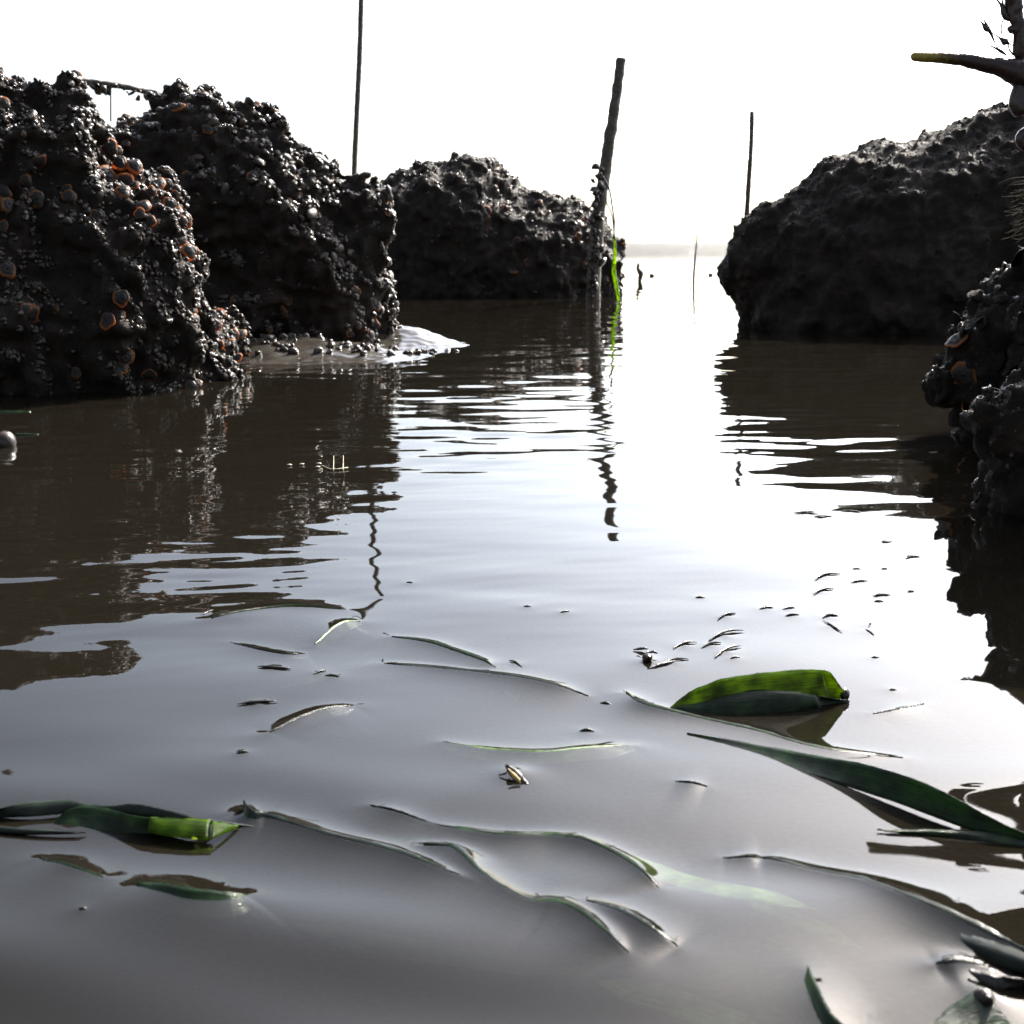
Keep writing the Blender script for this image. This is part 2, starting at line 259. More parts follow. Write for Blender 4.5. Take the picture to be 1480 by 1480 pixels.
def ridge_h(x, y):
    out = np.zeros_like(x)
    for R in RIDGES:
        P = R['_xy']; B = R['_B']
        m = (x > P[:, 0].min()-.05) & (x < P[:, 0].max()+.05) & (y > P[:, 1].min()-.05) & (y < P[:, 1].max()+.05)
        if not m.any(): continue
        X, Y = x[m], y[m]; best = np.full(X.shape, 9.); hb = np.zeros(X.shape); sg = np.zeros(X.shape)
        for a, b, ba, bb in zip(P[:-1], P[1:], B[:-1], B[1:]):
            d = b-a; t = np.clip(((X-a[0])*d[0]+(Y-a[1])*d[1])/(d@d), 0, 1); ex = X-a[0]-t*d[0]; ey = Y-a[1]-t*d[1]
            q = np.hypot(ex, ey); c = q < best; best[c] = q[c]; hb[c] = (ba+(bb-ba)*t)[c]; sg[c] = (ey/np.maximum(q, 1e-6))[c]
        u = .5-.5*sg; u = u*u*(3-2*u); lam = .0045+.005*u; v = hb*np.exp(-best/lam)*np.clip(1-best/.048, 0, 1)
        out[m] = (out[m]**3+(1.45*v)**3)**(1/3)
    for (a, b, hh, r) in POINTS:
        m = (abs(x-a) < r*5) & (abs(y-b) < r*5)
        if m.any():
            v = hh*np.exp(-np.hypot(x[m]-a, y[m]-b)/r); out[m] = (out[m]**3+v**3)**(1/3)
    return out
for R in RIDGES:
    n = 48; pp = np.array(R['p'], float); z = np.interp(np.linspace(0, 1, len(pp)), np.linspace(0, 1, len(R['hz'])), R['hz'])
    B = np.interp(np.linspace(0, 1, len(pp)), np.linspace(0, 1, len(R['B'])), R['B'])
    q = np.array([[*Wp(a, b, max(h, bb*.8)*1e-3)[:2], h*1e-3, bb*1e-3] for (a, b), h, bb in zip(pp, z, B)])
    q = smooth_poly(q, n); R['_xy'] = q[:, :2]; R['_hz'] = q[:, 2]; R['_B'] = np.maximum(q[:, 3], 0)
ys = [-3, -1, -.3, 0.0, .06, .1]
y = .13
while y < 9:
    ys.append(y); y += max(.0009, (y*y+CAMH**2)/185*.95)
while y < 6000: ys.append(y); y *= 1.12
sd = np.linspace(-.6, .6, 860); so_ = .6*np.geomspace(1.01, 60, 46)
ss = np.concatenate([-so_[::-1], sd, so_]); ys = np.array(ys)
wid = np.maximum(ys, .04)+.08
X = ss[None, :]*wid[:, None]; Y = np.repeat(ys[:, None], len(ss), 1)
fd = np.clip((.9-abs(ss))/.28, 0, 1)[None, :]*np.clip((12-ys)/5, 0, 1)[:, None]*np.clip((ys-.08)/.05, 0, 1)[:, None]
WZ = (wave_h(X, Y)+ridge_h(X, Y))*fd
nr, nc = X.shape
def water_z(x, y): return float((wave_h(np.array([[x]]), np.array([[y]]))+ridge_h(np.array([[x]]), np.array([[y]])))[0, 0])
V = np.stack([X.ravel(), Y.ravel(), WZ.ravel()], 1); idx = np.arange(nr*nc).reshape(nr, nc)
F = np.stack([idx[:-1, :-1].ravel(), idx[:-1, 1:].ravel(), idx[1:, 1:].ravel(), idx[1:, :-1].ravel()], 1)
bd = np.concatenate([idx[0, :], idx[1:, -1], idx[-1, -2::-1], idx[-2:0:-1, 0]])    # counter-clockwise rim, closed below
Vb = V[bd].copy(); Vb[:, 2] = -1.2; off = len(V); nb = len(bd); k = np.arange(nb); k2 = (k+1) % nb
Fs = np.stack([bd[k2], bd[k], off+k, off+k2], 1); ctr = off+nb
Vc = np.array([[0, 300, -1.2]]); Fb = np.stack([off+k2, off+k, np.full(nb, ctr), np.full(nb, ctr)], 1)
V = np.vstack([V, Vb, Vc])
me = bpy.data.meshes.new('water'); tris = Fb[:, :3]
allv = np.concatenate([F.ravel(), Fs.ravel(), tris.ravel()]).astype(np.int32)
cnt = np.concatenate([np.full(len(F)+len(Fs), 4), np.full(len(tris), 3)]).astype(np.int32); st = np.concatenate([[0], np.cumsum(cnt)[:-1]]).astype(np.int32)
me.vertices.add(len(V)); me.vertices.foreach_set('co', V.astype(np.float32).ravel()); me.loops.add(len(allv)); me.loops.foreach_set('vertex_index', allv)
me.polygons.add(len(cnt)); me.polygons.foreach_set('loop_start', st); me.update(calc_edges=True)
sm = np.zeros(len(cnt), bool); sm[:len(F)] = True; me.polygons.foreach_set('use_smooth', sm); me.materials.append(M_water)
wo = bpy.data.objects.new('water', me); C.objects.link(wo); tag(wo, kind='structure')
bed = meshobj('mud_bed', [(-4000, -4, -.09), (4000, -4, -.09), (4000, 5000, -.12), (-4000, 5000, -.12)], [(0, 1, 2, 3)], M_bed); tag(bed, kind='structure')

# ------------------------------------------------------------------ rocks
def ico(sub):
    import bmesh
    bm = bmesh.new(); bmesh.ops.create_icosphere(bm, subdivisions=sub, radius=1); v = np.array([x.co[:] for x in bm.verts]); f = np.array([[q.index for q in p.verts] for p in bm.faces]); bm.free(); return v, f
ICO2 = ico(2); ICO1 = ico(1)
def seg_dist(P, poly):
    a = poly; b = np.roll(poly, -1, 0); best = np.full(len(P), 1e9); inside = np.zeros(len(P), bool)
    for p, q in zip(a, b):
        d = q-p; t = np.clip(((P-p)@d)/(d@d), 0, 1); e = P-p-t[:, None]*d; best = np.minimum(best, np.hypot(e[:, 0], e[:, 1]))
        c = ((p[1] > P[:, 1]) != (q[1] > P[:, 1])) & (P[:, 0] < (q[0]-p[0])*(P[:, 1]-p[1])/(q[1]-p[1]+1e-12)+p[0]); inside ^= c
    return np.where(inside, best, -best)
def balls(poly, Yf, n, ky, rmin, rmax, seed, kz=1):
    r = np.random.default_rng(seed); poly = np.array(poly, float); lo, hi = poly.min(0), poly.max(0)
    P = lo+r.random((n*6, 2))*(hi-lo); d = seg_dist(P, poly); k = d > rmin; P, d = P[k][:n], np.minimum(d[k][:n], rmax); out = []
    for (x, y), rr in zip(P, d):
        Y = Yf(x, y); c = Dp(x, y, Y); s = Y/FPX*1.02; out.append((c, np.array([rr*s, rr*s*ky, rr*s*kz])))
    return out
def fuse(name, bl, voxel, mat):
    V, F = [], []; v, f = ICO2; off = 0
    for c, r in bl: V.append(v*r+c); F.append(f+off); off += len(v)
    o = meshobj(name, np.vstack(V), np.vstack(F), mat); o['vx'] = voxel; remesh(o, voxel); return o
def remesh(o, voxel):
    name = o.name; md = o.modifiers.new('r', 'REMESH'); md.mode = 'VOXEL'; md.voxel_size = voxel
    dg = bpy.context.evaluated_depsgraph_get(); nm = bpy.data.meshes.new_from_object(o.evaluated_get(dg)); o.modifiers.clear(); old = o.data; o.data = nm; bpy.data.meshes.remove(old); nm.name = name.split('.')[0]
    return o
def getco(me):
    a = np.empty(len(me.vertices)*3, np.float32); me.vertices.foreach_get('co', a); return a.reshape(-1, 3).astype(float)
def getno(me):
    a = np.empty(len(me.vertices)*3, np.float32); me.vertices.foreach_get('normal', a); return a.reshape(-1, 3).astype(float)
def rough_up(o, levels, seed):
    me = o.data
    for k, (wl, amp, kind) in enumerate(levels):
        co, no = getco(me), getno(me); q = noise3(co/wl+seed*7.3+k*3.1)
        if kind == 'r': q = .5-abs(q)*1.8
        elif kind == 'b': q = abs(q)*1.8-.5
        co += no*((q-.22)*amp)[:, None]; me.vertices.foreach_set('co', co.astype(np.float32).ravel()); me.update()
        if k in (0, 1): remesh(o, o['vx']); me = o.data
    del o['vx']; me.polygons.foreach_set('use_smooth', np.ones(len(me.polygons), bool))
def rot_to(nv, spin):                         # (n,3) normals -> (n,3,3) frames, z along the normal
    nv = nv/np.linalg.norm(nv, axis=1)[:, None]; a = np.where(abs(nv[:, 2:3]) < .9, [[0, 0, 1.]], [[1., 0, 0]]); x = np.cross(a, nv); x /= np.linalg.norm(x, axis=1)[:, None]; yv = np.cross(nv, x)
    c, s = np.cos(spin)[:, None], np.sin(spin)[:, None]; x2 = x*c+yv*s; y2 = -x*s+yv*c; return np.stack([x2, y2, nv], 2)
def surf_pts(o, n, seed, cond=None, facing=-.25, tilt=.5):
    me = o.data; co, no = getco(me), getno(me); r = np.random.default_rng(seed)
    vd = np.array([0, 0, CAMH])-co; vd /= np.linalg.norm(vd, axis=1)[:, None]; k = ((vd*no).sum(1) > facing) & (co[:, 2] > -.004)
    pz = project(co); k &= (pz[:, 0] > -60) & (pz[:, 0] < 1540)
    if cond is not None: k &= cond(co, no, pz)
    ids = np.flatnonzero(k)
    if len(ids) == 0: return np.zeros((0, 3)), np.zeros((0, 3))
    ids = r.choice(ids, min(n, len(ids)), replace=False); nn = no[ids]+r.normal(0, tilt, (len(ids), 3)); nn /= np.linalg.norm(nn, axis=1)[:, None]
    return co[ids], nn
def project(co):
    d = co-np.array([0, 0, CAMH]); f = d[:, 1]*cp-d[:, 2]*sp; u = d[:, 1]*sp+d[:, 2]*cp; f = np.where(f < 1e-3, 1e-3, f); return np.stack([740+FPX*d[:, 0]/f, 740-FPX*u/f], 1)
def scatter(name, protos, P, Nn, sizes, mat, parent, seed, sink=.25, smooth=True):
    r = np.random.default_rng(seed); which = r.integers(0, len(protos), len(P)); Rm = rot_to(Nn, r.random(len(P))*6.28); VV, FF = [], []; off = 0
    for j, (v, f) in enumerate(protos):
        k = which == j
        if not k.any(): continue
        sc = sizes[k][:, None, None]*(1+r.normal(0, .15, (k.sum(), 1, 3))); vv = np.einsum('nij,nkj->nki', Rm[k], v[None]*sc)+(P[k]-Nn[k]*(sizes[k]*sink)[:, None])[:, None, :]
        m = len(v); VV.append(vv.reshape(-1, 3)); FF.append((f[None]+(np.arange(k.sum())*m)[:, None, None]).reshape(-1, f.shape[1])+off); off += m*k.sum()
    return meshobj(name, np.vstack(VV), np.vstack(FF), mat, parent, smooth)
def lathe(prof, seg=8, sx=1, sy=1, tw=0):
    V = []; F = []
    for i, (rr, z) in enumerate(prof):
        for k in range(seg):
            a = 2*math.pi*k/seg+tw*i; V.append((rr*math.cos(a)*sx, rr*math.sin(a)*sy, z))
    for i in range(len(prof)-1):
        for k in range(seg): F.append((i*seg+k, i*seg+(k+1) % seg, (i+1)*seg+(k+1) % seg, (i+1)*seg+k))
    return np.array(V, float), np.array(F)
def P_snail(seg=10, whorls=True):
    prof = [(.02, -.44), (.26, -.42), (.46, -.32), (.55, -.14), (.55, .02), (.47, .14), (.41, .18), (.41, .24), (.34, .34), (.26, .39), (.25, .44), (.17, .54), (.1, .60), (.005, .66)] if whorls else [(.02, -.4), (.5, -.2), (.55, .05), (.3, .4), (.01, .7)]
    v, f = lathe(prof, seg); v[:, 0] += .16*np.sin(v[:, 2]*3+.5); v = v*(1+.12*noise3(v*3.1+.7))[:, None]; R = Matrix.Rotation(1.15, 3, 'X'); v = v@np.array(R).T; return v, f
def P_nod(seed, k=.35):
    r = np.random.default_rng(seed); v, f = ICO1; v = v*(1+k*noise3(v*1.7+seed))[:, None]*r.uniform(.7, 1.2, 3); return v*.5, f
def P_chip(seed):
    r = np.random.default_rng(seed); v, f = ICO1; v = v*(1+.5*noise3(v*1.3+seed))[:, None]*np.array([.55, .38, .13]); R = Matrix.Rotation(r.uniform(.4, 1.2), 3, 'X'); return v@np.array(R).T, f
def P_mussel():
    v, f = lathe([(.01, -.55), (.2, -.4), (.33, -.1), (.36, .2), (.25, .42), (.01, .55)], 8, 1, .62); R = Matrix.Rotation(.8, 3, 'X'); return v@np.array(R).T, f
def P_barn():
    v, f = lathe([(.5, -.1), (.42, .15), (.3, .38), (.2, .4), (.12, .2), (.01, .15)], 8); return v, f
def disc_shell(seed, n=26, rings=7):          # cupped, scalloped shell valve with a thick lip; attribute runs to the lip
    r = np.random.default_rng(seed); V = []; F = []; rim = []
    ph = r.random(4)*6.28; ax = r.uniform(.8, 1.25)
    def row(rho, zoff, rv):
        for k in range(n):
            a = 2*math.pi*k/n; s = 1+.08*math.sin(3*a+ph[0])+.06*math.sin(5*a+ph[1])+.03*math.sin(11*a+ph[2]); dome = .15*(1-rho**2.4)+.05*math.exp(-((rho-.93)/.07)**2)
            V.append((.5*rho*s*math.cos(a)*ax, .5*rho*s*math.sin(a), dome+zoff+.03*math.sin(16*rho+ph[3])+.012*math.sin(9*a))); rim.append(rv)
    for i in range(rings): rho = .04+.96*i/(rings-1); row(rho, 0, rho)
    row(1.02, -.05, 1.0); row(.9, -.07, .95); row(.5, .02, .5)
    m_ = len(rim)//n; arc = np.tile(np.clip(.78+.55*np.cos(np.arange(n)*2*math.pi/n-ph[2]), 0, 1), m_); rim = list(np.array(rim)*(.68+.34*arc))
    m = rings+3
    for i in range(m-1):
        for k in range(n): F.append((i*n+k, i*n+(k+1) % n, (i+1)*n+(k+1) % n, (i+1)*n+k))
    F.append(tuple(range(n))[::-1][::-1]); return V, F, rim
def set_attr(me, vals):
    a = me.attributes.new('rim', 'FLOAT', 'POINT'); a.data.foreach_set('value', np.asarray(vals, np.float32))
SHELLS = []
for s in range(6):
    v, f, rm = disc_shell(s+3); o = meshobj('oyster_shell', v, f, M_oyster); set_attr(o.data, rm); SHELLS.append(o.data); bpy.data.objects.remove(o)
dd = SHELLS[0].copy(); dd.materials.clear(); dd.materials.append(M_rock); SHELLS_D = [dd]
def put(name, me, P, Nn, sizes, parent=None, seed=1, lift=0.0, flat=1.0):
    r = np.random.default_rng(seed); Rm = rot_to(Nn, r.random(len(P))*6.28); out = []
    for i in range(len(P)):
        m = me[i % len(me)] if isinstance(me, list) else me; o = bpy.data.objects.new(name, m); C.objects.link(o); s = sizes[i]
        M = Matrix([list(map(float, Rm[i][k]*np.array([s, s, s*flat])))+[float(P[i][k]+Nn[i][k]*lift*s)] for k in range(3)]+[[0, 0, 0, 1]])
        if parent: o.parent = parent
        o.matrix_world = M if not parent else M; o.matrix_basis = M; out.append(o)
    return out
def tri(p): v, f = p; return (v, f) if f.shape[1] == 3 else (v, np.vstack([f[:, [0, 1, 2]], f[:, [0, 2, 3]]]))
CRUST = [tri(p) for p in [P_nod(1, .7), P_nod(2, .8), P_chip(3), P_chip(5), P_chip(8), P_chip(4), P_chip(6), P_mussel(), P_barn(), P_snail(7, False)]]

R1 = [(-330,70),(-150,75),(0,95),(45,100),(75,106),(112,100),(137,116),(152,140),(165,175),(183,213),(208,238),(236,264),(250,292),(266,327),(282,372),(298,402),(326,427),(352,465),(366,512),(356,560),(366,760),(-330,760)]
R2 = [(40,215),(150,176),(165,152),(200,143),(235,128),(265,121),(300,130),(335,141),(380,154),(405,165),(430,178),(444,205),(470,212),(490,226),(512,250),(545,258),(567,285),(578,325),(570,380),(572,420),(582,445),(586,485),(582,640),(40,640)]
R3 = [(480,300),(545,252),(590,242),(640,231),(680,220),(715,229),(743,255),(753,277),(800,280),(842,285),(860,305),(880,322),(903,350),(914,368),(905,388),(906,432),(906,520),(480,520)]
R4 = [(1034,352),(1048,325),(1072,309),(1100,299),(1128,291),(1147,281),(1153,260),(1166,236),(1200,219),(1240,213),(1300,205),(1345,189),(1385,174),(1405,154),(1425,144),(1480,148),(1600,135),(1780,150),(1780,640),(1072,640),(1068,455),(1046,425),(1033,388)]
R5a = [(1640, -160), (1620, -100), (1604, 60), (1592, 190), (1531, 246), (1492, 286), (1486, 346), (1454, 381), (1426, 394), (1398, 421), (1374, 438), (1374, 486), (1348, 511), (1328, 528), (1320, 552), (1331, 576), (1386, 606), (1406, 696), (1406, 796), (1850, 800), (1900, -160)]
R5b = [(1600, 150), (1526, 396), (1496, 496), (1466, 536), (1421, 557), (1388, 580), (1370, 606), (1373, 628), (1398, 638), (1410, 651), (1402, 686), (1384, 708), (1380, 738), (1370, 768), (1386, 786), (1391, 996), (1900, 1000), (1900, 150)]
LV = [(.17, .024, 'n'), (.075, .030, 'n'), (.034, .014, 'b'), (.015, .005, 'n'), (.007, .0022, 'n')]
rocks = {}
rocks[1] = fuse('mussel_rock', balls(R1, lambda x, y: 1.32+.00135*max(0, x-90)+.0003*max(0, 300-y), 460, .68, 6, 210, 1), .0042, M_rock); rough_up(rocks[1], LV, 1)
rocks[2] = fuse('mussel_rock', balls(R2, lambda x, y: 1.86+.0002*max(0, 300-y), 460, .75, 5, 150, 2), .0052, M_rock); rough_up(rocks[2], LV, 2)
rocks[3] = fuse('mussel_rock', balls(R3, lambda x, y: 3.75, 320, 1.3, 4, 90, 3), .009, M_rock); rough_up(rocks[3], [(.16, .02, 'n'), (.06, .022, 'n'), (.03, .014, 'b')], 3)
rocks[4] = fuse('mussel_rock', balls(R4, lambda x, y: 2.3, 420, 1.1, 5, 160, 4), .0065, M_rock); rough_up(rocks[4], [(.14, .018, 'n'), (.05, .014, 'n'), (.022, .007, 'b'), (.011, .003, 'n')], 4)
rocks[5] = fuse('oyster_rock', balls(R5a, lambda x, y: .98-.0007*max(0, x-1480), 360, 1.0, 4, 110, 5)+balls(R5b, lambda x, y: .70-.0002*max(0, x-1480), 360, .9, 4, 120, 6), .0034, M_rock); rough_up(rocks[5], [(.06, .013, 'n'), (.026, .012, 'n'), (.012, .006, 'b'), (.006, .002, 'n')], 5)
LAB = {1: 'near left rock crusted with wet periwinkles, mussels and rust-rimmed shells', 2: 'steep dark rock behind the near left rock, with glinting shells along its top', 3: 'low dark mussel rock at the end of the left bank beside the leaning pole',
       4: 'big dark backlit rock on the far right side of the channel', 5: 'black oyster rock at the right edge close to the camera'}
for k, o in rocks.items(): tag(o, LAB[k], 'rock', 'shell covered rocks lining the channel')
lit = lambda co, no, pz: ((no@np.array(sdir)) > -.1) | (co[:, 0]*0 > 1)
spec = {1: (15000, (.0022, .0065)), 2: (13000, (.003, .008)), 3: (8000, (.005, .014)), 4: (2200, (.004, .009)), 5: (9000, (.0022, .0065))}
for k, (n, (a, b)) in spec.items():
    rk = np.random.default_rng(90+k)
    sunny = lambda co, no, pz: rk.random(len(co)) < np.clip(((no@np.array(sdir))+.12)*2.2+.6*noise3(co*8.0), .04, 1)  # crust thins on faces turned from the sun, building extra shade into them
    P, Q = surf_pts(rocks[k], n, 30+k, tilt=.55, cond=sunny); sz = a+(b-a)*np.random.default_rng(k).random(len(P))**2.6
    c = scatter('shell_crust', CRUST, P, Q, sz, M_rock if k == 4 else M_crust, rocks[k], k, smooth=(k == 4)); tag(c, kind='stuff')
# mussels and rust rimmed shells fixed to the rocks
v, f = P_mussel(); tmp = meshobj('mussel', v, f, M_crust); ME_mus = tmp.data; bpy.data.objects.remove(tmp)
v, f = P_snail(12); tmp = meshobj('periwinkle', v, f, M_snail); ME_sn = tmp.data; bpy.data.objects.remove(tmp)
def camface(Q, amt):                          # valves stand out from the rock, turned a little outward
    Q = Q*.7+np.array([.1, -1.0, .12])*amt; return Q/np.linalg.norm(Q, axis=1)[:, None]
P, Q = surf_pts(rocks[1], 98, 51, cond=lambda co, no, pz: (pz[:, 0] > 0) & ((no@np.array(sdir)) > -.25) & (noise3(co*14.) > -.12), facing=.1, tilt=.35); put('oyster_shell', SHELLS, P, camface(Q, .8), np.random.default_rng(4).uniform(.008, .018, len(P)), rocks[1], 4, .3)
P, Q = surf_pts(rocks[2], 60, 52, cond=lambda co, no, pz: (pz[:, 0] > 150) & ((no@np.array(sdir)) > -.1), facing=.05, tilt=.35); put('oyster_shell', SHELLS, P, camface(Q, .6), np.random.default_rng(5).uniform(.008, .02, len(P)), rocks[2], 5, .1)
P, Q = surf_pts(rocks[3], 40, 53, cond=lambda co, no, pz: (pz[:, 0] > 700), facing=.05, tilt=.4); put('oyster_shell', SHELLS, P, camface(Q, .6), np.random.default_rng(6).uniform(.014, .03, len(P)), rocks[3], 6, .1)
P, Q = surf_pts(rocks[5], 60, 55, facing=.0, tilt=.4); put('oyster_shell', SHELLS, P, Q, np.random.default_rng(7).uniform(.010, .022, len(P)), rocks[5], 7, .05, .8)
for o in rocks[5].children:
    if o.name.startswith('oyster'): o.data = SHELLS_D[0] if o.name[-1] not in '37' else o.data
P, Q = surf_pts(rocks[2], 60, 56, cond=lambda co, no, pz: (pz[:, 0] > 150) & ((no@np.array(sdir)) > 0), facing=0, tilt=.5); put('mussel', ME_mus, P, Q, np.random.default_rng(8).uniform(.014, .024, len(P)), rocks[2], 8, .2)
# periwinkles crawling on the rocks: the 300 that show largest, then the rest
P, Q = surf_pts(rocks[1], 2200, 61, cond=lambda co, no, pz: (pz[:, 0] > -10) & ((no@np.array(sdir))+.35*noise3(co*16.) > -.12) & (pz[:, 1] < 600), facing=.05, tilt=.5)
sz = np.random.default_rng(9).uniform(.0045, .0085, len(P)); sz[300:] *= .75
for o in put('periwinkle', ME_sn, P[:300], Q[:300], sz[:300], None, 9, .22):
    tag(o, 'wet dark periwinkle on the near left shell covered rock', 'periwinkle', 'periwinkles on the near left rock')
SNP = [P_snail(7)]
o = scatter('periwinkles', SNP, P[300:], Q[300:], sz[300:], M_snail, None, 10, -.1); tag(o, 'more small wet periwinkles packed on the near left rock', 'periwinkles', kind='stuff')
P, Q = surf_pts(rocks[2], 900, 62, cond=lambda co, no, pz: (pz[:, 0] > 130) & ((no@np.array(sdir)) > -.05), facing=0, tilt=.5)
o = scatter('periwinkles', SNP, P, Q, np.random.default_rng(3).uniform(.006, .011, len(P)), M_snail, None, 11, -.1); tag(o, 'small wet periwinkles packed along the second left rock', 'periwinkles', kind='stuff')

# ------------------------------------------------------------------ mud banks
def mound(name, cx, cy, rx, ry, h, rotz, seed, lab):
    n = 70; u = np.linspace(-1.3, 1.3, n); U, Vv = np.meshgrid(u, u); d = np.hypot(U, Vv); z = h*(np.exp(-1.6*d*d)-.16)
    c, s = math.cos(rotz), math.sin(rotz); x = cx+(U*rx*c-Vv*ry*s); yy = cy+(U*rx*s+Vv*ry*c)
    z += .006*noise3(np.stack([x.ravel()*22, yy.ravel()*22, 0*x.ravel()+seed], 1)).reshape(z.shape)*np.clip(1.3-d, 0, 1)+.0022*noise3(np.stack([x.ravel()*70, yy.ravel()*90, 0*x.ravel()+seed], 1)).reshape(z.shape)
    i = np.arange(n*n).reshape(n, n); F = np.stack([i[:-1, :-1].ravel(), i[:-1, 1:].ravel(), i[1:, 1:].ravel(), i[1:, :-1].ravel()], 1)
    o = meshobj(name, np.stack([x.ravel(), yy.ravel(), z.ravel()], 1), F, M_mud); tag(o, kind='structure'); return o
q = Wp(585, 502); mb1 = mound('mud_bank', q[0]-.015, q[1]+.06, 0.10, .07, .032, -.12, 3, '')
q = Wp(430, 525); mb2 = mound('mud_bank', q[0]-.02, q[1]+.10, .17, .11, .030, 0, 5, '')
P, Q = surf_pts(mb2, 110, 71, facing=.0, tilt=.4, cond=lambda co, no, pz: (pz[:, 0] > 330) & (pz[:, 1] < 512)); o = scatter('periwinkles', SNP, P, Q, np.random.default_rng(3).uniform(.006, .012, len(P)), M_snail, None, 12, -.1)
tag(o, 'wet periwinkles and shell bits on the brown mud between the two left rocks', 'periwinkles', kind='stuff')
v, f = ICO2; c = Wp(8, 645); vv = v*(1+.18*noise3(v*1.6+4))[:, None]*np.array([.0085, .009, .0095])+c+np.array([0, 0, .003])
o = localise(meshobj('stone', vv, f, M_snail)); tag(o, 'small round wet black stone poking out of the water at the left edge', 'stone')

# ------------------------------------------------------------------ poles and sticks
def tube(pts, rad, seg=12, amp=0, wl=.02, seed=0, cap=True):
    pts = np.asarray(pts, float); V = []; F = []; n = len(pts)
    for i in range(n):
        t = pts[min(i+1, n-1)]-pts[max(i-1, 0)]; t /= np.linalg.norm(t)+1e-12; a = np.array([0, 1., 0]) if abs(t[1]) < .9 else np.array([1., 0, 0]); u = np.cross(t, a); u /= np.linalg.norm(u); w_ = np.cross(t, u)
        for k in range(seg): an = 2*math.pi*k/seg; V.append(pts[i]+(u*math.cos(an)+w_*math.sin(an))*rad[i])
    V = np.array(V); ctr = np.repeat(pts, seg, 0)
    if amp: dv = V-ctr; q = 1+amp*noise3(V/wl+seed)+amp*.5*noise3(V/wl*2.7+seed+5); V = ctr+dv*q[:, None]
    for i in range(n-1):
        for k in range(seg): F.append((i*seg+k, i*seg+(k+1) % seg, (i+1)*seg+(k+1) % seg, (i+1)*seg+k))
    if cap: F.append(tuple(range(seg))[::-1]); F.append(tuple(range((n-1)*seg, n*seg)))
    return V, F
def lin(a, b, n): return np.array([a+(b-a)*t for t in np.linspace(0, 1, n)])
def pole(pxs, Y, r0, r1, label, n=70, amp=.16, wl=.02):
    pts = smooth_poly([Dp(a, b, Y+dy) for a, b, dy in pxs], n); v, f = tube(pts, np.linspace(r0, r1, n), 14, amp, wl, Y)
    o = meshobj('wooden_pole', v, f, M_wood); localise(o); tag(o, label, 'pole', 'poles standing in the channel'); return o
p1 = pole([(898,84,0),(889,150,0),(878,220,0),(868,290,0),(862,340,0),(857,440,0),(855,480,0)], 3.32, .0125, .019, 'leaning encrusted wooden pole at the end of the left rocks', 110, .22, .03)
root = empty('mooring_pole', p1.location); 
p1.parent = root; p1.location = (0, 0, 0); p1.name = 'shaft'
for k in ('label', 'category', 'group'): root[k] = p1[k]; del p1[k]
root.name = 'wooden_pole'
cl = np.vstack([lin(Dp(866, 245, 3.30), Dp(860, 330, 3.30), 40), lin(Dp(860, 330, 3.30), Dp(857, 430, 3.30), 60)])+rng.normal(0, .008, (100, 3))*np.array([.9, .9, 1])
o = scatter('mussel_cluster', CRUST, cl, rng.normal(size=(100, 3)), rng.uniform(.01, .024, 100), M_crust, None, 77, 0); under(root, o)
pole([(524,-120,0),(521,40,0),(516,160,0),(512,252,0),(509,420,0)], 4.2, .0085, .0095, 'tall thin pole rising past the top edge behind the left rocks', 90, .1, .02)
pole([(1087,161,0),(1085,220,0),(1080,300,0),(1076,430,0)], 3.6, .0062, .0082, 'short straight pole behind the big right rock', 60, .16, .02)
def stick(name, pts, Y, rad, label, cat, mat=M_wood, n=30, amp=.2):
    P = smooth_poly([Dp(a, b, Y) for a, b in pts], n); v, f = tube(P, np.interp(np.linspace(0, 1, n), np.linspace(0, 1, len(rad)), rad), 8, amp, .01, 3); o = localise(meshobj(name, v, f, mat)); tag(o, label, cat); return o
stick('stake', [(1008,338),(1005,370),(1002,408)], 5.2, [.002, .004, .005], 'thin reed-like stake in the bright gap of open water', 'stake')
stick('snag', [(923,381),(922,388),(926,396),(924,408)], 5.0, [.005, .009, .012, .006], 'short crooked dark snag standing in the bright gap beside the left rocks', 'snag')
for x, y_, l in ((942, 397, 'tiny dark clump floating in the bright gap, left of the thin stake'), (1027, 396, 'tiny dark clump floating in the bright gap by the right rock')):
    c = Wp(x, y_+2); v = ICO2[0]*(1+.4*noise3(ICO2[0]*2+x))[:, None]*np.array([.011, .01, .007])+c+np.array([0, 0, .004]); tag(localise(meshobj('weed_clump', v, ICO2[1], M_debris)), l, 'weed clump')
# encrusted bar between the first two left rocks
Yb = 1.95; root = empty('encrusted_bar', Dp(60, 130, Yb)); tag(root, 'thin encrusted bar spanning the gap between the two left rocks', 'bar')
pts = smooth_poly([Dp(a, b, Yb) for a, b in ((104,112),(130,119),(170,124),(200,130),(232,137),(300,152))], 60); v, f = tube(pts, np.full(60, .0042), 10, .45, .012, 4); under(root, meshobj('bar', v, f, M_wood))
v, f = tube(lin(Dp(160, 126, Yb), Dp(160, 175, Yb), 8), np.full(8, .0012), 6); under(root, meshobj('hanging_wire', v, f, M_wood))
cl = np.array([Dp(a, b, Yb-.005) for a, b in ((135,124),(142,127),(150,128),(156,131),(172,126),(178,131),(183,134),(190,135),(200,137),(210,140),(216,143),(146,124),(165,121),(205,134))]); cl += rng.normal(0, .002, cl.shape)
under(root, scatter('mussel_cluster', CRUST, cl, rng.normal(size=cl.shape), rng.uniform(.008, .018, len(cl)), M_crust, None, 5, 0))

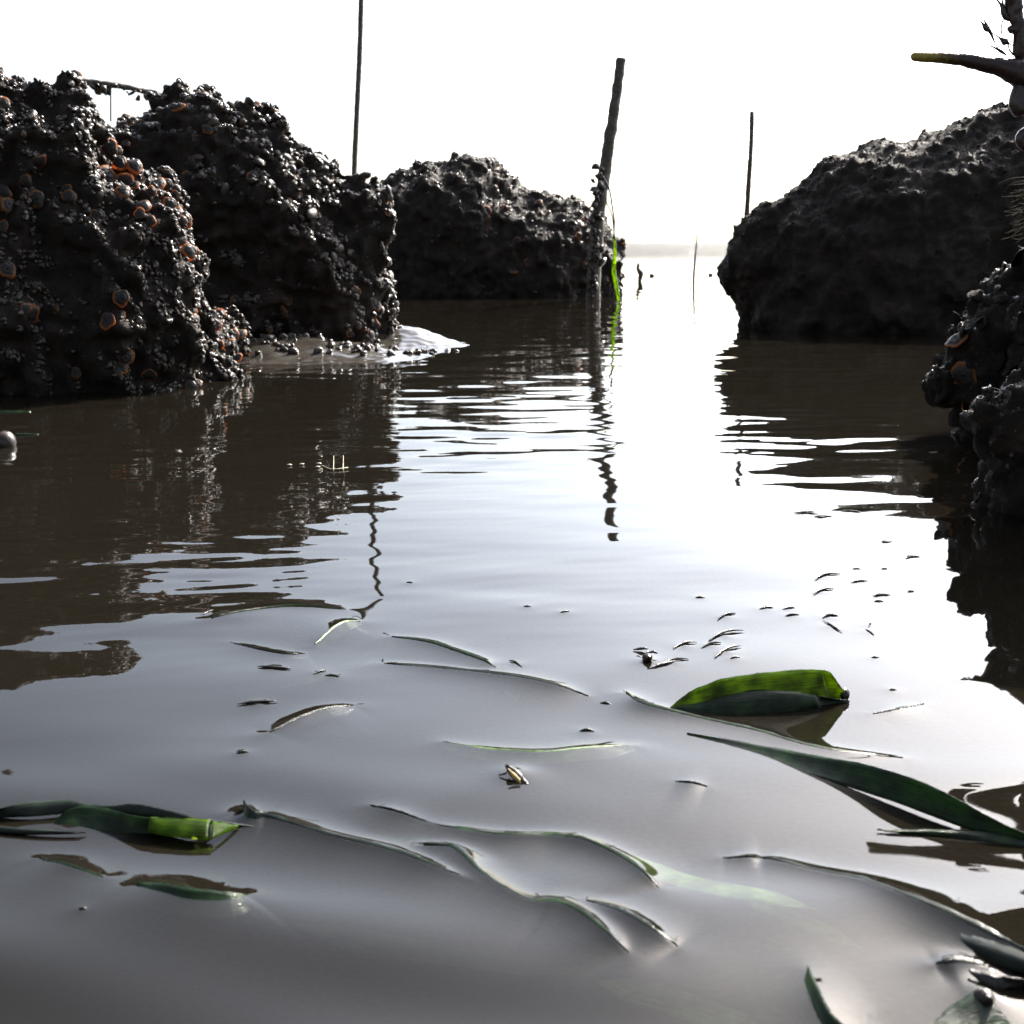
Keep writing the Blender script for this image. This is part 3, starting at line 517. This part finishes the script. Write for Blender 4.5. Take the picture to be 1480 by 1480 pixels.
# ------------------------------------------------------------------ eelgrass
def ribbon(name, E1, E2, mat, m=7, bulge=0.0, ragged=0.0, thick=.00025, seed=0, parent=None):
    E1, E2 = np.asarray(E1, float), np.asarray(E2, float); n = len(E1); t = np.linspace(0, 1, m)
    G = E1[:, None]*(1-t)[None, :, None]+E2[:, None]*t[None, :, None]
    ax = E2-E1; tan = np.gradient(E1, axis=0); nn = np.cross(tan, ax); nn /= np.linalg.norm(nn, axis=1)[:, None]+1e-12
    nn = np.where(nn[:, 2:3] < 0, -nn, nn); G += nn[:, None]*(bulge*np.sin(math.pi*t))[None, :, None]
    if ragged: rg = noise3(np.stack([np.arange(n)*.55, np.full(n, seed+.5), np.zeros(n)], 1))*ragged; G[:, 0] += (E1-E2)/(np.linalg.norm(E1-E2, axis=1)[:, None]+1e-9)*rg[:, None]
    V = G.reshape(-1, 3); i = np.arange(n*m).reshape(n, m); F = np.stack([i[:-1, :-1].ravel(), i[1:, :-1].ravel(), i[1:, 1:].ravel(), i[:-1, 1:].ravel()], 1)
    o = meshobj(name, V, F, mat); me = o.data; uv = me.uv_layers.new(name='UVMap'); vi = np.empty(len(me.loops), np.int32); me.loops.foreach_get('vertex_index', vi)
    L = np.concatenate([[0], np.cumsum(np.linalg.norm(np.diff(E1, axis=0), axis=1))]); UU = np.stack([np.repeat(L/.02, m), np.tile(t, n)], 1); uv.data.foreach_set('uv', UU[vi].astype(np.float32).ravel())
    md = o.modifiers.new('thickness', 'SOLIDIFY'); md.thickness = thick; md.offset = 0
    if parent: under(parent, o)
    return o
for k, R in enumerate(RIDGES):
    xy, hz, B = R['_xy'], R['_hz'], R['_B']; n = len(xy); tan = np.gradient(xy, axis=0); nv = np.stack([tan[:, 1], -tan[:, 0]], 1); nv /= np.linalg.norm(nv, axis=1)[:, None]
    nv = np.where(nv[:, 1:2] > 0, -nv, nv); taper = np.clip(np.minimum(np.linspace(0, 1, n), 1-np.linspace(0, 1, n))*7, .12, 1)**.6; ww = R['w']*1e-3*taper*.75
    zw = wave_h(xy[:, 0], xy[:, 1]); zb = zw+B*1.40
    E1 = np.column_stack([xy, hz*.22+zb+.0001]); E2 = np.column_stack([xy+nv*ww[:, None], zw+1.45*B*np.exp(-ww/.0095)-.0014])
    o = ribbon('eelgrass', E1, E2, MATS[R['m']], 9, -.0007, .0003, seed=k); tag(localise(o), R['l'], 'eelgrass', 'eelgrass blades floating in the foreground')
for pts, dep, wd, mt, lab in SUBM:
    q = smooth_poly([Wp(a, b) for a, b in pts], 40); tan = np.gradient(q, axis=0); nv = np.stack([tan[:, 1], -tan[:, 0], 0*tan[:, 0]], 1); nv /= np.linalg.norm(nv, axis=1)[:, None]; tp = np.clip(np.minimum(np.linspace(0, 1, 40), 1-np.linspace(0, 1, 40))*5, .1, 1)[:, None]
    q[:, 2] = [water_z(a, b)-dep*1e-3 for a, b in q[:, :2]]; o = ribbon('eelgrass', q+nv*wd*5e-4*tp, q-nv*wd*5e-4*tp, MATS[mt]); tag(localise(o), lab, 'eelgrass', 'eelgrass blades floating in the foreground')
def blade2(name, top, bot, mat, parent=None, n=44, bulge=.0006, ragged=.0002, seed=1):   # both edges given as px, py, height in mm
    a = smooth_poly([Wp(x, y, z*1e-3) for x, y, z in top], n); b = smooth_poly([Wp(x, y, z*1e-3) for x, y, z in bot], n); return ribbon(name, a, b, mat, 8, bulge, ragged, parent=parent, seed=seed)
# big green arch
root = empty('eelgrass', Wp(1100, 1026)); tag(root, 'broad translucent green eelgrass leaf arching out of the water, the largest in the foreground', 'eelgrass', 'eelgrass blades floating in the foreground')
blade2('leaf_arch', [(968,1024,0),(985,1008,3.4),(1010,993,7),(1045,981,9.8),(1100,972,11.3),(1150,968,11.8),(1190,968,11.6),(1203,975,10),(1212,992,6)], [(966,1026,-1),(985,1030,-1),(1010,1031,-1.2),(1045,1031,-1.2),(1100,1030,-1.2),(1150,1027,-1),(1190,1020,-.6),(1210,1013,0),(1222,1006,1.5)], M_leafbright, root, bulge=.0006, ragged=.00025)
blade2('leaf_fold', [(968,1025,0),(1000,1010,2.5),(1040,1001,5),(1090,997,6.2),(1140,999,6),(1180,1005,4),(1222,1013,1)], [(968,1028,-1),(1000,1034,-1),(1040,1036,-1),(1090,1036,-1),(1140,1033,-1),(1180,1026,-1),(1230,1017,-.5)], M_leaf, root, bulge=.001)
v = ICO2[0]*(1+.3*noise3(ICO2[0]*2.2))[:, None]*np.array([.0017, .0014, .0022])+Wp(1221, 1004, .002); under(root, meshobj('curled_tip', v, ICO2[1], M_debris))
# long arched leaf on the right
root = empty('eelgrass', Wp(1300, 1160)); tag(root, 'long dark green eelgrass blade bridging above the water to the right edge', 'eelgrass', 'eelgrass blades floating in the foreground')
blade2('leaf_arch', [(993,1059,.6),(1050,1068,1.2),(1110,1079,2),(1180,1092,4),(1240,1102,6),(1300,1118,7.5),(1350,1138,7.5),(1400,1163,6.2),(1450,1190,4),(1500,1212,1.5)], [(994,1060,.4),(1050,1084,-.5),(1110,1103,-.6),(1180,1124,0),(1240,1142,.2),(1300,1162,.3),(1350,1181,.3),(1400,1199,.2),(1450,1212,0),(1500,1222,-.5)], M_leaf, root, bulge=-.0004)
o = blade2('eelgrass', [(1268,1200,.05),(1330,1199,.6),(1400,1200,1.0),(1500,1203,1.2)], [(1269,1200,.0),(1330,1207,-.6),(1400,1214,-.6),(1500,1228,-.6)], M_leaf); tag(localise(o), 'flat green eelgrass blade lying at the right edge under the bridging blade', 'eelgrass', 'eelgrass blades floating in the foreground')
# left tangle
root = empty('eelgrass_clump', Wp(180, 1190)); tag(root, 'tangled clump of folded green eelgrass at the left edge', 'eelgrass', 'eelgrass blades floating in the foreground')
blade2('dark_fold', [(-40,1176,1.5),(0,1168,3),(50,1158,3.5),(100,1157,3.5),(130,1163,3),(160,1164,4),(200,1162,5),(240,1170,5),(280,1181,4),(320,1189,2),(400,1201,.3)], [(-40,1184,-.5),(0,1182,0),(50,1180,.5),(100,1176,.5),(130,1180,.5),(160,1186,0),(200,1190,0),(240,1192,1),(280,1192,2),(320,1192,1),(400,1203,-.3)], M_leafdark, root)
blade2('green_fold', [(95,1172,2.4),(120,1164,3.2),(160,1170,3.6),(200,1180,3.8),(240,1182,4),(304,1184,4)], [(70,1196,-1),(120,1200,-1),(160,1206,-1),(200,1206,-.8),(240,1208,-.6),(302,1216,.2)], M_leaf, root, bulge=-.0004)
blade2('bright_end', [(218,1181,3.9),(260,1183,3.9),(303,1185,3.9)], [(214,1203,.8),(260,1211,1.1),(300,1214,1.4)], M_lime, root, bulge=.0006, n=20)
blade2('bright_tip', [(307,1188,3.5),(325,1190,2.8),(345,1193,1.5)], [(305,1214,1.2),(318,1208,1.0),(340,1198,.8)], M_lime, root, bulge=.0003, n=14)
blade2('dark_fold', [(-40,1190,1.2),(20,1196,1.0),(70,1199,.7),(122,1203,.1)], [(-40,1200,-.6),(20,1206,-.6),(70,1206,-.3),(124,1204,-.1)], M_leafdark, root, n=20)
# lower right corner leaves
root = empty('eelgrass_clump', Wp(1430, 1440)); tag(root, 'torn brown and green leaf ends catching the sun in the lower right corner', 'eelgrass', 'eelgrass blades floating in the foreground')
blade2('torn_leaf', [(1345,1482,.2),(1372,1456,1.6),(1400,1437,3.2),(1412,1432,3.6),(1428,1440,3.2)], [(1352,1500,-1.5),(1385,1510,-1.5),(1420,1510,-1.5),(1450,1510,-1.5),(1478,1500,-1)], M_leaf, root, bulge=.0002, ragged=.00012)
blade2('brown_flap', [(1400,1400,3.0),(1440,1410,3.6),(1500,1418,3.4)], [(1402,1406,2.6),(1426,1426,1.2),(1450,1432,.6),(1500,1420,.5)], M_debris, root, bulge=.0004, ragged=.0003, n=24)
blade2('dark_fold', [(1372,1348,2),(1400,1352,3.5),(1440,1362,4.5),(1500,1384,5)], [(1380,1360,.5),(1410,1385,.5),(1440,1398,1),(1500,1416,2)], M_leafdark, root, bulge=.0012)
v, f = P_snail(12); tmp = meshobj('periwinkle', v*.0035+Wp(1421, 1442, .003), f, M_snail); tag(localise(tmp), 'tiny wet snail on the torn leaf end in the lower right corner', 'periwinkle')
# green strand hanging on the leaning pole
root = empty('weed_strand', Dp(889, 436, 3.2)); tag(root, 'bright green eelgrass strand hanging from the leaning pole down to the water', 'eelgrass')
Yg = 3.2
def hang(pl, wp, mat, name):
    q = smooth_poly([Dp(a, b, Yg) for a, b in pl], 40); ww = np.interp(np.linspace(0, 1, 40), np.linspace(0, 1, len(wp)), wp)*Yg/FPX; e = np.column_stack([ww, ww*.5, 0*ww]); return ribbon(name, q-e, q+e, mat, 5, .002, thick=.0005, parent=root)
hang([(868,250),(880,272),(885,300),(888,322),(887,346)], [1, 1.4, 1.2, 1], M_leafdark, 'dry_strand'); hang([(872,262),(876,290),(884,310),(887,330),(888,345)], [.6, .8, .8, .8], M_leafdark, 'dry_strand')
hang([(888,340),(889,365),(887,390),(891,415),(895,437)], [1.5, 3.2, 3.2, 2.8, 2], M_lime, 'green_blade')
# green wisps by the near left rock
for k, (a, b, l) in enumerate((((-20,592),(45,594),'thin green weed wisp at the foot of the near left rock'), ((22,626),(56,627),'small green leaf end floating beside the round black stone'))):
    o = blade2('weed_wisp', [(a[0], a[1], 2), (b[0], b[1], 1)], [(a[0], a[1]+5, -.5), (b[0], b[1]+3, -.5)], M_leaf, n=12); tag(localise(o), l, 'weed')

# ------------------------------------------------------------------ small floating things
for k, (x, y_, L, cu, an) in enumerate(SCRAPS):
    if L < 4: continue
    c = Wp(x, y_); s = c[1]/FPX*1.05; hl = L*s/2; n = 14; t = np.linspace(-1, 1, n); a = math.radians(-an)
    gx = t*hl; up = (1-t*t)*.0003+.0001; gz = up; fy = 1/ max(.2, (CAMH/math.hypot(c[1], CAMH)))
    yy = (t*hl*math.sin(a)+cu*hl*(1-t*t)*.5)*fy*.9
    bz = water_z(c[0], c[1])
    P = np.column_stack([c[0]+gx*math.cos(a), c[1]+yy, bz*.9+gz-.0002]); rr = (.00022+.00035*min(1, L/40))*(1-.85*abs(t)**2)
    v, f = tube(P, rr, 6, .3, .003, k); tag(localise(meshobj('leaf_fragment', v, f, M_debris)), 'tiny dark leaf fragment floating on the grey water among the eelgrass', 'leaf fragment', 'leaf fragments floating on the water')
# brown pod
root = empty('seed_pod', Wp(748, 1125)); tag(root, 'small brown pod with a yellow face floating upright near the middle', 'pod')
blade2('husk', [(732,1105,4.4),(742,1109,4),(755,1120,2.6),(766,1138,.3)], [(730,1107,3.8),(738,1122,1.8),(750,1133,.5),(764,1140,-.4)], M_debris, root, bulge=.0005, n=16)
m_y = mat_noise('yellow_pod', [(.3, (.2, .12, .03)), (.7, (.5, .36, .1))], rough=(.3, .5), scale=300)
o = blade2('yellow_face', [(734,1110,3.9),(742,1116,3.2),(752,1125,2)], [(736,1115,3.2),(742,1124,2),(752,1132,1)], m_y, root, bulge=.0002, n=12); o.matrix_parent_inverse = Matrix.Translation((0, -.0009, .0003))@o.matrix_parent_inverse
P = smooth_poly([Wp(722, 1120, .0014), Wp(730, 1118, .0022), Wp(737, 1112, .003)], 8); v, f = tube(P, np.full(8, .0003), 6); o = meshobj('thread', v, f, M_debris); under(root, o)
# scrap with the sun glint
root = empty('snail_on_weed', Wp(938, 955)); tag(root, 'tiny snail on a scrap of weed with a bright sun glint', 'snail')
v, f = P_snail(14); under(root, meshobj('shell', v*.0032+Wp(935, 951, .0022), f, M_snail))
for q in ([(915,939,.6),(930,937,1.4),(936,938,1.4)], [(936,940,3.6),(934,948,2),(926,960,.6),(918,962,.3)], [(937,944,2),(944,942,3),(950,944,2.6)], [(935,968,.5),(955,960,1.2),(985,955,.4)]):
    P = smooth_poly([Wp(a, b, z*1e-3) for a, b, z in q], 12); v, f = tube(P, .0005*np.sin(np.linspace(.3, 2.8, 12))+.0001, 6, .3, .003); under(root, meshobj('weed_scrap', v, f, M_debris))
# straw with two stubs
root = empty('straw_twig', Wp(485, 678)); tag(root, 'pale floating twig with two upright stubs in the dark left reflection', 'twig')
P = smooth_poly([Wp(466, 673, .001), Wp(480, 678, .001), Wp(503, 676, .001)], 14); v, f = tube(P, np.full(14, .0004), 6); under(root, meshobj('stalk', v, f, M_straw))
for a, b, c_, d in ((483, 666, 482, 688), (497, 668, 500, 686)):
    P = smooth_poly([Wp(482 if a < 490 else 498, 688, -.001), Wp(a-1, 680, .004), np.array(Wp(a, 680, 0))+np.array([0, 0, .010])], 10); v, f = tube(P, np.linspace(.0004, .0002, 10), 6); under(root, meshobj('stub', v, f, M_straw))
for x, y_ in ((418, 673), (436, 672), (461, 671), (459, 676)):
    c = Wp(x, y_); v = ICO1[0]*np.array([.0022, .0018, .0007])+c+np.array([0, 0, .0006]); tag(localise(meshobj('foam_speck', v, ICO1[1], M_straw)), 'pale speck floating left of the pale twig', 'foam speck', 'pale specks beside the twig')

# ------------------------------------------------------------------ wrack hanging in from the right edge
Yw = .72; root = empty('bladder_wrack', Dp(1530, 150, Yw)); tag(root, 'brown bladder wrack reaching in from the upper right with a yellow tipped finger', 'seaweed')
ps = Yw/FPX
def rt(pl, rad, mat, name, n=40, amp=.1, wl=.006, seg=16, Y=Yw):
    P = smooth_poly([Dp(a, b, Y) for a, b in pl], n); LL = np.concatenate([[0], np.cumsum(np.hypot(*np.diff(np.array(pl, float), axis=0).T))]); rr = np.interp(np.linspace(0, 1, n), LL/LL[-1] if len(rad) == len(pl) else np.linspace(0, 1, len(rad)), rad)*ps; v, f = tube(P, rr, seg, amp, wl, len(name)); o = meshobj(name, v, f, mat); under(root, o); return o
o = rt([(1316,81),(1317,81),(1319.5,81.2),(1324,82),(1350,83),(1390,86),(1420,92),(1450,98),(1480,108),(1530,130),(1600,190)], [.4, 3, 5, 6.2, 7, 8.5, 10, 12, 18, 24, 24], M_tip, 'finger_frond', 220, .08, .005, 20)
co = getco(o.data); pz = project(co); set_attr(o.data, np.clip(1-(pz[:, 0]-1318)/150, 0, 1))
rt([(1458,-60),(1464,0),(1468,25),(1476,50),(1474,75),(1500,120)], [14, 9, 10, 8, 16, 20], M_wrack, 'dark_frond', 60, .35, .006)
rt([(1472,45),(1462,42),(1456,41)], [6, 6, 2], M_wrack, 'dark_frond', 12, .2)
rt([(1492,105),(1478,118),(1471,140),(1474,155),(1500,165)], [3, 8, 14, 10, 3], M_wrack, 'bladder', 30, .05)
rt([(1500,190),(1480,192),(1475,202),(1484,214),(1500,214)], [6, 7, 7, 6, 5], M_wrack, 'bladder', 30, .05)
for pl, rad in (([(1415,28),(1420,34),(1426,42),(1431,46),(1438,62),(1443,70)], [.5, 1.2, 4, 3, .8, .6]), ([(1433,47),(1444,54),(1452,60),(1458,63),(1474,70)], [.6, 1.2, 5.5, 1, .6]), ([(1438,-4),(1446,6),(1449,12),(1453,24),(1462,29),(1485,36)], [.8, 2, 4.5, 3, .8, .6]),
               ([(1453,24),(1448,34),(1447,44),(1449,52)], [.9, 1, 1, .8]), ([(1431,66),(1440,70),(1448,75),(1455,80)], [.8, 1.6, 2.4, 1]), ([(1457,64),(1459,72),(1465,80)], [.9, 1.2, 1.2]), ([(1421,27),(1425,34),(1429,42)], [.6, 1.5, 2.5]), ([(1446,-10),(1449,4),(1451,14)], [.8, 1.4, 2.6])):
    rt(pl, rad, M_wrack, 'podded_twig', 24, .05, seg=10)
# hair-like tuft
m_h = mat_noise('hair_weed', [(.3, (.015, .013, .006)), (.7, (.05, .04, .018))], rough=(.75, .95), scale=300, spec=.1)
VV, FF, off = [], [], 0
for k in range(60):
    a = np.array([rng.uniform(1482, 1504), rng.uniform(255, 345)]); L = rng.uniform(14, 42); an = rng.uniform(math.pi-.5, math.pi+.9); e = a+L*np.array([math.cos(an), -math.sin(an)*.5+.25]); Yt = 1.15+rng.uniform(-.02, .02)
    P = smooth_poly([Dp(*a, Yt), Dp(*((a+e)/2+rng.normal(0, 3, 2)), Yt), Dp(*e, Yt-.004)], 7); v, f = tube(P, np.linspace(.0006, .00015, 7), 4, cap=False); VV.append(v); FF += [tuple(i+off for i in q) for q in f]; off += len(v)
o = meshobj('hair_weed', np.vstack(VV), np.array(FF), m_h); tag(localise(o), 'fine hairy weed tuft glinting at the right edge in front of the big rock', 'seaweed', kind=None)
